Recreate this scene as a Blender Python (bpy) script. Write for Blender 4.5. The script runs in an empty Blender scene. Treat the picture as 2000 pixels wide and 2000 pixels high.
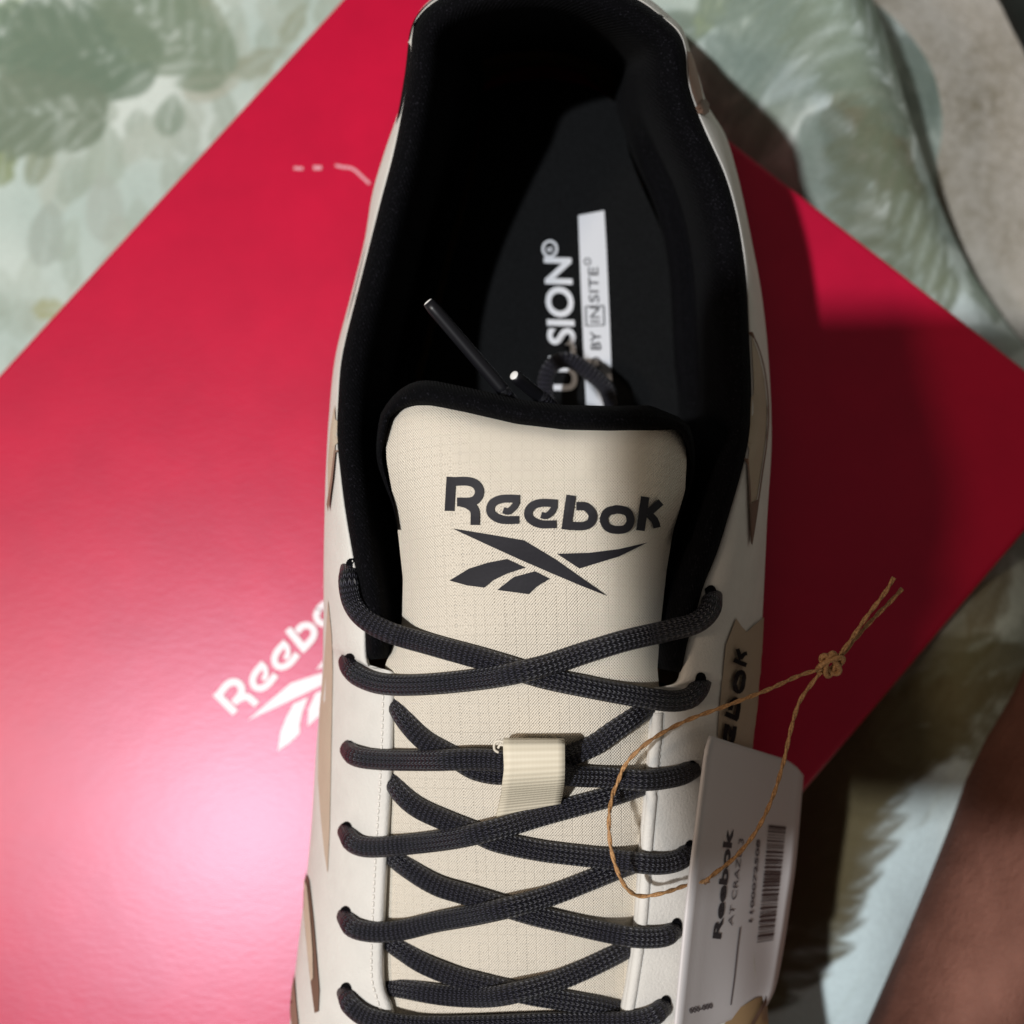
import bpy, bmesh, math, random
import numpy as np
from mathutils import Vector, Matrix, geometry
from mathutils.bvhtree import BVHTree
random.seed(7); rng = np.random.default_rng(7)
S = bpy.context.scene
COL = S.collection

# ------------------------------------------------------------------ camera
T = .405; CAMZ = .30
AX, AY = -.085, .145
_d = Vector((AX, AY, -1)).normalized()
_r = _d.cross(Vector((0, 1, 0))).normalized()
_u = _r.cross(_d)
CAM = Vector((0, 0, CAMZ))
def ray(u, v):
    return (_d + _r*((u-1000)/1000*T) - _u*((v-1000)/1000*T))
def P(u, v, z):
    q = ray(u, v)
    return CAM + q*((z-CAMZ)/q.z)
def depth(p): return (Vector(p)-CAM).dot(_d)
def proj(p):
    q = Vector(p)-CAM; k = q.dot(_d)
    return 1000+q.dot(_r)/k/T*1000, 1000-q.dot(_u)/k/T*1000
cd = bpy.data.cameras.new('camera'); cam = bpy.data.objects.new('camera', cd); COL.objects.link(cam)
cam.location = CAM
cam.rotation_euler = Matrix((_r, _u, -_d)).transposed().to_euler()
cd.sensor_width = 36; cd.sensor_fit = 'HORIZONTAL'; cd.lens = 18/T
cd.clip_start = .005; cd.clip_end = 20
cd.dof.use_dof = True
cd.dof.focus_distance = depth(P(1000, 1300, .086))
cd.dof.aperture_fstop = 15
S.camera = cam

# ------------------------------------------------------------------ light
w = bpy.data.worlds.new('World'); S.world = w; w.use_nodes = True
bg = w.node_tree.nodes['Background']; bg.inputs[0].default_value = (1, .88, .76, 1); bg.inputs[1].default_value = .125
def lamp(name, d, dist, power, size, color, aim=Vector((0, 0, .03))):
    l = bpy.data.lights.new(name, 'AREA'); l.shape = 'DISK'; l.size = size; l.energy = power; l.color = color
    o = bpy.data.objects.new(name, l); COL.objects.link(o)
    dv = Vector(d).normalized(); o.location = aim+dv*dist
    o.rotation_euler = dv.to_track_quat('Z', 'Y').to_euler()
    return o
KEY = lamp('ceiling_lamp', (-.345, -.125, 1), 1.7, 27.5, .05, (.97, .985, 1))
lamp('bedside_lamp', (-.68, -.08, 1), 1.5, 5.0, .16, (1, .80, .62))
S.view_settings.view_transform = 'Standard'; S.view_settings.look = 'None'
S.view_settings.exposure = 0; S.view_settings.gamma = 1

# ------------------------------------------------------------------ helpers
ROOTLOC = {}
def rootloc(o):
    while o is not None and o.parent is not None: o = o.parent
    return ROOTLOC.get(o.name, Vector((0, 0, 0))) if o is not None else Vector((0, 0, 0))
def thing(name, label, cat, loc=(0, 0, 0)):
    o = bpy.data.objects.new(name, None); COL.objects.link(o); o.location = loc
    o.empty_display_size = .02
    o['label'] = label; o['category'] = cat; ROOTLOC[o.name] = Vector(loc)
    return o
def obj(name, verts, faces, mat, parent=None, smooth=True, uvs=None, mats=None, fmat=None):
    me = bpy.data.meshes.new(name)
    L = rootloc(parent)
    me.from_pydata([(v[0]-L[0], v[1]-L[1], v[2]-L[2]) for v in verts], [], [tuple(f) for f in faces])
    if mats:
        for m in mats: me.materials.append(m)
        me.polygons.foreach_set('material_index', fmat)
    else: me.materials.append(mat)
    if smooth: me.polygons.foreach_set('use_smooth', [True]*len(me.polygons))
    if uvs is not None:
        l = me.uv_layers.new(name='UVMap')
        vi = np.empty(len(me.loops), dtype=np.int32); me.loops.foreach_get('vertex_index', vi)
        l.data.foreach_set('uv', np.asarray(uvs, dtype=np.float32)[vi].ravel())
    me.update()
    o = bpy.data.objects.new(name, me); COL.objects.link(o)
    if parent is not None: o.parent = parent
    return o
def grid_faces(R, C, closed=False):
    f = []
    for i in range(R-1):
        for j in range(C if closed else C-1):
            k = (j+1) % C
            f.append((i*C+j, i*C+k, (i+1)*C+k, (i+1)*C+j))
    return f
def crv(pts, n):
    """Catmull-Rom through pts, resampled to n points by chord length."""
    p = np.asarray(pts, float)
    a = np.vstack([2*p[0]-p[1], p, 2*p[-1]-p[-2]])
    out = []
    for i in range(1, len(a)-2):
        t = np.linspace(0, 1, 24, endpoint=False)[:, None]
        p0, p1, p2, p3 = a[i-1], a[i], a[i+1], a[i+2]
        out.append(.5*((2*p1)+(-p0+p2)*t+(2*p0-5*p1+4*p2-p3)*t**2+(-p0+3*p1-3*p2+p3)*t**3))
    out = np.vstack(out+[p[-1:]])
    s = np.r_[0, np.cumsum(np.linalg.norm(np.diff(out[:, :2], axis=0), axis=1))]
    q = np.linspace(0, s[-1], n)
    return np.stack([np.interp(q, s, out[:, k]) for k in range(out.shape[1])], 1)
def smooth1(a, k, it=1):
    a = np.asarray(a, float)
    for _ in range(it):
        b = np.pad(a, k, mode='edge'); a = np.convolve(b, np.ones(2*k+1)/(2*k+1), 'valid')
    return a
def tube(pts, rw, rh, nseg=12, up=None, cap=True, taper=None):
    """elliptic tube along 3-D points; returns verts, faces, uvs (u around 0..1, v metres)."""
    pts = [Vector(p) for p in pts]; n = len(pts); V = []; U = []; acc = 0
    for i, p in enumerate(pts):
        t = (pts[min(i+1, n-1)]-pts[max(i-1, 0)]).normalized()
        upv = Vector(up[i]) if isinstance(up, list) else Vector(up or (0, 0, 1))
        side = t.cross(upv)
        if side.length < 1e-6: side = t.cross(Vector((1, 0, 0)))
        side.normalize(); nn = side.cross(t).normalized()
        k = 1 if taper is None else taper(i/(n-1))
        if i: acc += (p-pts[i-1]).length
        for j in range(nseg):
            a = 2*math.pi*j/nseg
            V.append(p+side*(math.cos(a)*rw*k)+nn*(math.sin(a)*rh*k)); U.append((j/nseg, acc))
    F = grid_faces(n, nseg, True)
    if cap:
        F.append(tuple(range(nseg-1, -1, -1))); F.append(tuple(range((n-1)*nseg, n*nseg)))
    return V, F, U
class MB:
    def __init__(s): s.v = []; s.f = []; s.u = []
    def add(s, V, F, U=None):
        k = len(s.v); s.v += list(V); s.f += [tuple(i+k for i in f) for f in F]; s.u += list(U) if U is not None else [(0, 0)]*len(V)
    def build(s, name, mat, parent=None, smooth=True): return obj(name, s.v, s.f, mat, parent, smooth, s.u)

# ------------------------------------------------------------------ materials
def srgb(r, g, b):
    f = lambda c: (c/255/12.92) if c/255 <= .04045 else ((c/255+.055)/1.055)**2.4
    return (f(r), f(g), f(b), 1)
class M:
    def __init__(s, name, col, rough=.6, spec=.5):
        s.m = bpy.data.materials.new(name); s.m.use_nodes = True; s.t = s.m.node_tree; s.N = s.t.nodes
        s.b = s.N['Principled BSDF']; s.set('Base Color', col if len(col) == 4 else (*col, 1)); s.set('Roughness', rough); s.set('Specular IOR Level', spec)
        s.nrm = None
    def set(s, k, v): s.b.inputs[k].default_value = v; return s
    def n(s, ty, **kw):
        x = s.N.new(ty)
        for k, v in kw.items():
            if hasattr(x, k) and k not in ('Scale',): setattr(x, k, v)
            else: x.inputs[k].default_value = v
        return x
    def l(s, a, b): s.t.links.new(a, b)
    def coord(s, which='Object'):
        c = s.n('ShaderNodeTexCoord'); return c.outputs[which]
    def math(s, op, a, b=None, c=None):
        x = s.n('ShaderNodeMath', operation=op)
        for i, k in enumerate((a, b, c)):
            if k is None: continue
            if isinstance(k, (int, float)): x.inputs[i].default_value = k
            else: s.l(k, x.inputs[i])
        return x.outputs[0]
    def noise(s, scale, detail=4, vec=None, rough=.6):
        x = s.n('ShaderNodeTexNoise'); x.inputs['Scale'].default_value = scale; x.inputs['Detail'].default_value = detail; x.inputs['Roughness'].default_value = rough
        s.l(vec if vec is not None else s.coord(), x.inputs['Vector']); return x.outputs['Fac']
    def bump(s, h, dist, strength=1.0):
        x = s.n('ShaderNodeBump'); x.inputs['Strength'].default_value = strength; x.inputs['Distance'].default_value = dist
        s.l(h, x.inputs['Height'])
        if s.nrm is not None: s.l(s.nrm, x.inputs['Normal'])
        s.nrm = x.outputs['Normal']; s.l(s.nrm, s.b.inputs['Normal'])
    def mixcol(s, fac, a, b):
        x = s.n('ShaderNodeMix', data_type='RGBA')
        if isinstance(fac, (int, float)): x.inputs[0].default_value = fac
        else: s.l(fac, x.inputs[0])
        for i, k in ((6, a), (7, b)):
            if isinstance(k, tuple): x.inputs[i].default_value = k if len(k) == 4 else (*k, 1)
            else: s.l(k, x.inputs[i])
        return x.outputs[2]
    def color(s, c): s.l(c, s.b.inputs['Base Color'])
    def ramp(s, f, lo, hi):
        x = s.n('ShaderNodeMapRange'); x.inputs[1].default_value = lo; x.inputs[2].default_value = hi; s.l(f, x.inputs[0]); return x.outputs[0]
    def uv(s):
        x = s.n('ShaderNodeSeparateXYZ'); s.l(s.coord('UV'), x.inputs[0]); return x.outputs[0], x.outputs[1]

def m_upper(name, col):
    m = M(name, col, .62, .35)
    m.color(m.mixcol(m.ramp(m.noise(160, 5), .35, .7), tuple(c*.93 for c in col[:3])+(1,), tuple(col)))
    m.bump(m.noise(1900, 4), .00018, .7); m.bump(m.noise(260, 3), .0004, .3)
    return m.m
WHITE = m_upper('off_white_synthetic', (.67, .645, .60, 1))
TAN = m_upper('tan_overlay', (.52, .42, .32, 1))
TAN2 = m_upper('sand_overlay', (.40, .31, .22, 1))
BROWN = M('brown_outline', (.15, .088, .06, 1), .6, .3).m
GREYBROWN = M('taupe_overlay', (.24, .15, .11, 1), .6, .3).m
# black knit lining
m = M('black_knit_lining', (.002, .002, .0026, 1), .9, .05)
u_, v_ = m.uv()
tw = m.math('FRACT', m.math('ADD', m.math('MULTIPLY', u_, 1900.), m.math('MULTIPLY', v_, 900.)))
tw2 = m.math('ABSOLUTE', m.math('SUBTRACT', tw, .5))
m.bump(tw2, .00025, .6); m.bump(m.noise(3000, 2), .0002, .6)
spk = m.ramp(m.noise(2600, 2), .58, .80)
m.color(m.mixcol(spk, (.0020, .0020, .0026, 1), (.022, .021, .027, 1)))
m.set('Sheen Weight', .008); m.set('Sheen Roughness', .4)
LINING = m.m
m = M('insole_foam', (.016, .017, .018, 1), .9, .15); m.bump(m.noise(2200, 2), .0002, .6)
m.color(m.mixcol(m.ramp(m.noise(2500, 1), .4, .7), (.0026, .0029, .0033, 1), (.0062, .0068, .0076, 1)))
INSOLE = m.m
PRINT_W = M('white_print', (.62, .64, .68, 1), .6, .3).m
PRINT_K = M('dark_print', (.03, .03, .035, 1), .6, .3).m
m = M('charcoal_rubber_print', (.017, .016, .020, 1), .65, .25); m.bump(m.noise(1500, 2), .0001, .3); RUBBER = m.m
# beige ripstop (UV in metres)
m = M('beige_ripstop', (.62, .53, .41, 1), .55, .4)
u_, v_ = m.uv()
def cell(x, f):
    fr = m.math('FRACT', m.math('MULTIPLY', x, f)); return m.math('ABSOLUTE', m.math('SUBTRACT', fr, .5))
wu = m.math('SINE', m.math('MULTIPLY', u_, 2*math.pi*2100)); wv = m.math('SINE', m.math('MULTIPLY', v_, 2*math.pi*1800))
weave = m.math('MULTIPLY', wu, wv)
gu = m.ramp(cell(u_, 1/.00172), .42, .47); gv = m.ramp(cell(v_, 1/.00172), .42, .47)
gl = m.math('MAXIMUM', gu, gv)
gx = m.math('MULTIPLY', gu, gv)
nz = m.noise(900, 3, m.coord('UV'))
base = m.mixcol(m.ramp(weave, -1, 1), (.70, .625, .515, 1), (.80, .73, .615, 1))
base = m.mixcol(m.math('MULTIPLY', gl, .17), base, (.52, .44, .33, 1))
spark = m.ramp(m.noise(5200, 0, m.coord('UV')), .70, .80)
base = m.mixcol(m.math('MULTIPLY', spark, .5), base, (.88, .85, .76, 1))  # sheen specks painted as pale dots into the base colour
base = m.mixcol(m.math('MULTIPLY', gx, .6), base, (.92, .88, .78, 1))
m.color(base); m.bump(weave, .00016, .7); m.bump(gl, .00013, .45); m.bump(nz, .0005, .2)
m.set('Sheen Weight', .25); m.set('Sheen Roughness', .4)
RIPSTOP = m.m
# beige ribbed webbing
m = M('beige_webbing', (.66, .59, .44, 1), .6, .35)
u_, v_ = m.uv()
rib = m.math('SINE', m.math('MULTIPLY', v_, 2*math.pi/.00105)); fine = m.math('SINE', m.math('MULTIPLY', u_, 2*math.pi/.0006))
wv = m.math('ADD', m.math('MULTIPLY', rib, .8), m.math('MULTIPLY', fine, .06))
m.color(m.mixcol(m.ramp(wv, -1, 1), (.61, .545, .42, 1), (.71, .645, .51, 1))); m.bump(wv, .00010, .38)
WEBBING = m.m
# braided lace: UV u around 0..1, v metres
m = M('charcoal_braid', (.03, .03, .035, 1), .55, .45)
u_, v_ = m.uv()
NB = 14
a = m.math('MULTIPLY', u_, NB)
chev = m.math('MULTIPLY', m.math('ABSOLUTE', m.math('SUBTRACT', m.math('FRACT', a), .5)), 1.15)
row = m.math('FRACT', m.math('ADD', m.math('MULTIPLY', v_, 1/.00090), chev))
st = m.math('SUBTRACT', 1.0, m.math('MULTIPLY', m.math('ABSOLUTE', m.math('SUBTRACT', row, .5)), 2.0))
colr = m.math('SUBTRACT', 1.0, m.math('MULTIPLY', m.math('ABSOLUTE', m.math('SUBTRACT', m.math('FRACT', m.math('MULTIPLY', a, 2.)), .5)), 2.0))
h = m.math('MULTIPLY', st, m.math('POWER', colr, .5))
m.color(m.mixcol(m.ramp(h, .35, 1.0), (.0055, .0054, .0085, 1), (.105, .103, .140, 1)))  # highlight specks painted into the thread crests, grooves coloured dark
m.bump(h, .00042, 1.0); m.set('Roughness', .42)
LACE = m.m
AGLET = M('black_plastic_tip', (.007, .007, .009, 1), .38, .3).m
TIP = M('bare_tip_core', (.75, .74, .72, 1), .5, .4).m
m = M('jute_twine', (.44, .24, .10, 1), .6, .4)
u_, v_ = m.uv()
m.color(m.mixcol(m.ramp(m.noise(2600, 3), .35, .65), (.26, .125, .048, 1), (.52, .29, .125, 1)))
m.bump(m.noise(3500, 2), .0001, .6); TWINE = m.m
m = M('matte_card', (.60, .565, .56, 1), .55, .4); m.bump(m.noise(1500, 3), .00005, .3); CARD = m.m
m = M('white_foam_midsole', (.66, .60, .52, 1), .6, .35); m.bump(m.noise(900, 3), .0002, .4); MIDSOLE = m.m
m = M('brown_rubber_outsole', (.20, .10, .045, 1), .6, .35); m.bump(m.noise(600, 3), .0003, .4); OUTSOLE = m.m
# glossy red printed card
m = M('glossy_red_card', (.58, .004, .028, 1), .32, .42)
nz = m.noise(55, 3)
m.color(m.mixcol(m.ramp(nz, .3, .7), (.44, .0025, .030, 1), (.50, .003, .034, 1)))
vec = m.n('ShaderNodeMapping'); m.l(m.coord(), vec.inputs[0]); vec.inputs['Rotation'].default_value = (0, 0, math.radians(-52)); vec.inputs['Scale'].default_value = (1, 2.4, 1)
m.bump(m.noise(340, 4, vec.outputs[0], .7), .00012, .20); m.bump(m.noise(38, 2), .0006, .10)
m.set('Specular Tint', (.84, .76, .95, 1)); REDCARD = m.m
SCUFF = M('scuffed_card', (.66, .30, .36, 1), .7, .3).m
BOXWHITE = M('white_ink', (.74, .70, .73, 1), .45, .4).m
m = M('box_board', (.45, .01, .03, 1), .6, .4); BOARD = m.m
# bed sheet takes its print from the mesh attribute
m = M('printed_cotton', (.6, .6, .6, 1), .9, .2)
at = m.n('ShaderNodeAttribute'); at.attribute_name = 'print'
m.color(m.mixcol(m.ramp(m.noise(700, 4), .3, .7), m.mixcol(.10, at.outputs['Color'], (0, 0, 0, 1)), at.outputs['Color']))
m.bump(m.noise(1400, 3), .0004, .5); m.bump(m.noise(60, 4), .002, .35)
COTTON = m.m
m = M('plush_blanket', (.3, .27, .22, 1), .95, .1)
b1 = m.mixcol(m.ramp(m.noise(26, 5), .35, .65), (.20, .175, .125, 1), (.40, .375, .33, 1))
m.color(m.mixcol(m.ramp(m.noise(300, 5), .35, .65), b1, m.mixcol(.5, b1, (.45, .42, .38, 1))))
m.bump(m.noise(500, 5), .002, .6); m.set('Sheen Weight', .2); PLUSH = m.m
m = M('skin', (.33, .155, .105, 1), .8, .15)
m.color(m.mixcol(m.ramp(m.noise(22, 5), .32, .68), (.080, .031, .021, 1), (.22, .100, .074, 1)))
m.bump(m.noise(800, 4), .0006, .6); m.bump(m.noise(90, 4), .003, .35); m.set('Subsurface Weight', .08); m.set('Subsurface Radius', (.008, .003, .002)); SKIN = m.m
DARKCLOTH = M('black_cloth', (.012, .014, .012, 1), .9, .2).m
m = M('phone_black', (.01, .01, .012, 1), .2, .5); PHONE = m.m

# ------------------------------------------------------------------ bed sheet (setting)
BEDZ = -.060
LINE = np.array([(1560, -60), (1605, 90), (1650, 210), (1712, 330), (1790, 450), (1868, 560), (1950, 670), (2050, 790), (2200, 960), (2500, 1300)], float)
LINEW = np.array([P(u, v, BEDZ)[:2] for u, v in LINE])
def sdist(x, y, poly):
    """signed distance to polyline, positive on the right/up side."""
    best = np.full(x.shape, 1e9); sg = np.ones(x.shape)
    for a, b in zip(poly[:-1], poly[1:]):
        d = b-a; L = d@d
        t = np.clip(((x-a[0])*d[0]+(y-a[1])*d[1])/L, 0, 1)
        dx = x-a[0]-t*d[0]; dy = y-a[1]-t*d[1]; q = np.hypot(dx, dy)
        c = d[0]*dy-d[1]*dx
        mk = q < best; best = np.where(mk, q, best); sg = np.where(mk, np.sign(c), sg)
    return best*sg
def sstep(a, b, x):
    t = np.clip((x-a)/(b-a), 0, 1); return t*t*(3-2*t)
def vnoise(x, y, seed, scale):
    r = np.random.default_rng(seed); G = r.random((64, 64))
    X = x*scale+17.3; Y = y*scale+9.1
    xi = np.floor(X).astype(int); yi = np.floor(Y).astype(int); fx = X-xi; fy = Y-yi
    fx = fx*fx*(3-2*fx); fy = fy*fy*(3-2*fy)
    g = lambda i, j: G[i % 64, j % 64]
    return (g(xi, yi)*(1-fx)+g(xi+1, yi)*fx)*(1-fy)+(g(xi, yi+1)*(1-fx)+g(xi+1, yi+1)*fx)*fy
xs = np.r_[np.linspace(-1.0, -.27, 24)[:-1], np.arange(-.27, .27, .0011), np.linspace(.27, 1.0, 24)]
ys = np.r_[np.linspace(-.8, -.17, 20)[:-1], np.arange(-.17, .34, .0011), np.linspace(.34, 1.0, 20)]
X, Y = np.meshgrid(xs, ys)
sd = sdist(X, Y, LINEW)
Z = BEDZ+.0035*(vnoise(X, Y, 1, 22)-.5)+.008*(vnoise(X, Y, 2, 8)-.5)+.0012*(vnoise(X, Y, 5, 70)-.5)
Z += .020*np.exp(-((sd+.014)/.016)**2)*(sd < 0)+np.where(sd >= 0, .020*np.exp(-(.014/.016)**2), 0)
hx_, hy_ = P(1620, 1850, BEDZ)[:2]; Z += .030*np.exp(-(((X-hx_)/.03)**2+((Y-hy_)/.04)**2))
hx_, hy_ = P(1800, 1260, BEDZ)[:2]; Z += .053*np.exp(-(((X-hx_)/.045)**2+((Y-hy_)/.05)**2))
hx_, hy_ = P(1500, 230, BEDZ)[:2]; Z += .052*np.exp(-(((X-hx_)/.05)**2+((Y-hy_)/.05)**2))
Z -= .030*sstep(-.004, .006, sd)
Z = np.where((np.abs(X) > .3) | (Y > .36) | (Y < -.2), np.minimum(Z, BEDZ), Z)
# printed leaf pattern
C = np.empty(X.shape+(3,))
bl = vnoise(X, Y, 11, 14)*.6+vnoise(X, Y, 12, 45)*.4
c0 = np.array(srgb(178, 195, 187)[:3]); c1 = np.array(srgb(212, 222, 214)[:3])
C[:] = c0+(c1-c0)*sstep(.25, .75, bl)[..., None]
def leaf(px, py, L, W, ang, col, alpha=.8, serr=0, world=False):
    """one printed leaf; centre in photo px or world, length and width in metres, angle in degrees."""
    cx, cy = (px, py) if world else P(px, py, BEDZ)[:2]
    mk = (np.abs(X-cx) < L) & (np.abs(Y-cy) < L)
    ii = np.where(mk)
    if len(ii[0]) == 0: return
    x = X[ii]-cx; y = Y[ii]-cy
    a = math.radians(ang); s = (x*math.cos(a)+y*math.sin(a))/L+.5; t = (-x*math.sin(a)+y*math.cos(a))
    prof = np.sin(np.pi*np.clip(s, 0, 1)**.75)**.8*W*.5
    if serr: prof = prof*(.72+.28*np.abs(np.cos(np.pi*serr*s+np.abs(t)/W*3)))
    prof = prof*(.85+.3*vnoise(x+cx, y+cy, 31, 120))
    k = sstep(0, .0015, prof-np.abs(t)+.0004)*((s > 0) & (s < 1))
    rib = np.exp(-(t/(.0006))**2)*.35
    k = k*alpha*(1-rib)*(.78+.32*vnoise(x+cx, y+cy, 33, 90))
    k = np.clip(k, 0, 1)
    C[ii] = C[ii]*(1-k[:, None])+np.array(srgb(*col)[:3])*k[:, None]
def frond(px, py, L, ang, col, alpha, n=8, lw=.0075):
    cx, cy = P(px, py, BEDZ)[:2]; a = math.radians(ang); d = np.array([math.cos(a), math.sin(a)]); nn = np.array([-d[1], d[0]])
    leaf(cx, cy, L, .0022, ang, col, alpha, 0, True)
    for i in range(n):
        f = (i+.5)/n-.5; ll = L*.42*(1-.55*abs(f+.15)*1.6)
        for sgn in (-1, 1):
            b = ang+sgn*48; q = np.array([cx, cy])+d*L*f+np.array([math.cos(math.radians(b)), math.sin(math.radians(b))])*ll*.48
            leaf(q[0], q[1], ll, lw, b, col, alpha, 0, True)
r = random.Random(4)
for i in range(0): pass
# soft small lobes hanging in rows, fading below
for i in range(330):
    px, py = r.uniform(-300, 900), r.uniform(-300, 720)
    g = r.random()
    leaf(px, py, r.uniform(.010, .020), r.uniform(.006, .011), r.uniform(60, 120), (150+30*g, 164+26*g, 150+28*g), max(.1, .75-.0008*max(0, py-180)))
for (px, py, L, W, a, col, al, se) in [
    (120, 60, .036, .017, -12, (118, 134, 112), .9, 5), (70, 115, .038, .018, -8, (122, 136, 116), .9, 5),
    (250, 55, .034, .014, -38, (132, 146, 126), .9, 5), (150, 140, .034, .016, -28, (116, 130, 110), .9, 5), (60, 170, .034, .014, 4, (128, 138, 118), .85, 4),
    (390, 15, .026, .012, -40, (132, 142, 120), .8, 4), (505, 115, .020, .010, 25, (140, 146, 124), .8, 3), (575, 45, .016, .009, 60, (142, 150, 128), .8, 3),
    (330, 220, .015, .010, 80, (132, 148, 132), .8, 0), (75, 310, .018, .009, 70, (138, 148, 126), .8, 0), (5, 310, .018, .010, 80, (130, 142, 100), .8, 3), (20, 255, .03, .014, 20, (130, 142, 122), .75, 4),
    (410, 160, .02, .012, 10, (168, 170, 152), .7, 0), (205, 300, .022, .014, 90, (160, 174, 160), .7, 0), (85, 450, .022, .014, 85, (156, 168, 158), .7, 0), (200, 400, .024, .014, 95, (164, 174, 164), .65, 0),
    (95, 600, .014, .008, -5, (150, 150, 96), .75, 3), (10, 20, .018, .008, 40, (150, 170, 110), .5, 2)]:
    leaf(px, py, L, W, a, col, al, se)
# the rest of the print, bolder on the other side of the box
for i in range(260):
    px, py = r.uniform(1250, 2600), r.uniform(-400, 2600)
    g = r.random()
    leaf(px, py, r.uniform(.020, .045), r.uniform(.010, .020), r.uniform(0, 360), (112+40*g, 126+40*g, 108+46*g), r.uniform(.35, .8), r.choice([0, 4, 5]))
for i in range(40):
    px, py = r.uniform(1300, 2200), r.uniform(-200, 2300)
    leaf(px, py, r.uniform(.020, .04), r.uniform(.012, .02), r.uniform(0, 360), (206, 220, 220), .6, 0)
for (px, py, L, W, a, col, al) in [(1590, 1460, .05, .026, 20, (110, 104, 72), .8), (1760, 1240, .04, .014, 40, (112, 104, 78), .7), (1800, 1330, .045, .016, 20, (104, 98, 70), .75), (1830, 1180, .03, .01, 60, (120, 112, 86), .6), (1680, 1330, .05, .02, 25, (104, 100, 72), .8), (1590, 1580, .055, .03, 65, (84, 74, 50), .9), (1520, 1760, .06, .028, 62, (92, 84, 58), .9), (1650, 1500, .04, .02, 30, (96, 88, 62), .85),
                                   (1700, 1520, .04, .02, 60, (98, 90, 64), .8), (1420, 60, .03, .016, 20, (150, 160, 128), .7), (1390, 150, .026, .012, 60, (150, 164, 132), .7), (1620, 380, .03, .015, 150, (120, 126, 100), .8), (1650, 440, .035, .016, -30, (110, 106, 80), .8)]:
    leaf(px, py, L, W, a, col, al, 4)
for i in range(70):
    px, py = r.uniform(1330, 2050), r.uniform(-150, 760); g = r.random()
    leaf(px, py, r.uniform(.016, .034), r.uniform(.009, .017), r.uniform(0, 360), (118+26*g, 134+26*g, 124+28*g), r.uniform(.4, .7), 0)
for (px, py, L, W, a) in [(1660, 1800, .07, .030, 62), (1720, 1640, .06, .024, 66), (1580, 1960, .06, .026, 60)]:
    leaf(px, py, L, W, a, (200, 216, 218), .92)
for (px, py, L, a, col, al, n, lw) in [
    (1560, 1480, .060, 25, (92, 84, 58), .95, 8, .008), (1590, 1600, .055, 70, (88, 80, 58), .95, 8, .008), (1500, 1760, .060, 60, (84, 76, 54), .95, 8, .009), (1770, 1400, .040, 15, (104, 98, 72), .8, 7, .006),
    (1600, 300, .05, 140, (118, 132, 116), .85, 8, .007), (1480, 120, .05, 30, (122, 138, 122), .8, 8, .007), (1700, 560, .05, 120, (112, 120, 98), .8, 8, .007), (1420, 260, .04, 75, (124, 140, 130), .8, 7, .006),
    (150, 95, .062, 165, (112, 130, 112), .95, 7, .011), (330, 60, .055, 140, (124, 140, 120), .9, 7, .009), (60, 220, .055, 175, (118, 132, 114), .9, 7, .010)]:
    frond(px, py, L, a, col, al, n, lw)
me = bpy.data.meshes.new('bed_sheet')
R_, C_ = X.shape
vv = np.stack([X, Y, Z], -1).reshape(-1, 3)
idx = np.arange(R_*C_).reshape(R_, C_)
ff = np.stack([idx[:-1, :-1], idx[:-1, 1:], idx[1:, 1:], idx[1:, :-1]], -1).reshape(-1, 4)
me.vertices.add(len(vv)); me.vertices.foreach_set('co', vv.astype(np.float32).ravel())
me.loops.add(ff.size); me.loops.foreach_set('vertex_index', ff.astype(np.int32).ravel())
me.polygons.add(len(ff)); me.polygons.foreach_set('loop_start', np.arange(0, ff.size, 4, dtype=np.int32))
me.polygons.foreach_set('use_smooth', np.ones(len(ff), dtype=bool))
me.update(calc_edges=True)
ca = me.color_attributes.new('print', 'FLOAT_COLOR', 'POINT')
ca.data.foreach_set('color', np.concatenate([C.reshape(-1, 3), np.ones((len(vv), 1))], 1).astype(np.float32).ravel())
me.materials.append(COTTON)
bed = bpy.data.objects.new('bed_sheet', me); COL.objects.link(bed); bed['kind'] = 'structure'
bed['label'] = 'pale green bed sheet printed with sage leaves'

# ------------------------------------------------------------------ blanket upper right
lc = crv(LINE, 120)
rows = []
for off, dz in [(-14, -.026), (2, -.020), (16, -.011), (36, -.005), (65, -.001), (110, .001), (200, .001), (320, .0), (480, -.001), (700, 0), (1100, 0)]:
    row = []
    for i, (u, v) in enumerate(lc):
        t = lc[min(i+1, 119)]-lc[max(i-1, 0)]; t = t/np.linalg.norm(t)
        n = np.array([t[1], -t[0]])
        q = P(u+n[0]*off, v+n[1]*off, BEDZ+dz)
        q.z += .004*(vnoise(np.array(q.x), np.array(q.y), 21, 30)-.5)
        row.append(q)
    rows.append(row)
o = obj('blanket', [p for rw in rows for p in rw], grid_faces(len(rows), 120), PLUSH)
o['label'] = 'plush grey brown blanket beyond the dark fold in the upper right'; o['category'] = 'blanket'
# black cloth in the corner
cl = crv([(1880, -130), (1925, -40), (1955, 10), (1978, 60), (2005, 110), (2060, 200)], 30)
V = []
for off, z in [(0, -.058), (6, -.050), (20, -.044), (60, -.040), (300, -.036)]:
    for i, (u, v) in enumerate(cl):
        V.append(P(u+off*.87, v-off*.5, z+.002*math.sin(i*.6)))
o = obj('black_cloth', V, grid_faces(5, 30), DARKCLOTH)
o['label'] = 'black cloth just showing in the upper right corner on the blanket'; o['category'] = 'cloth'

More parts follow.
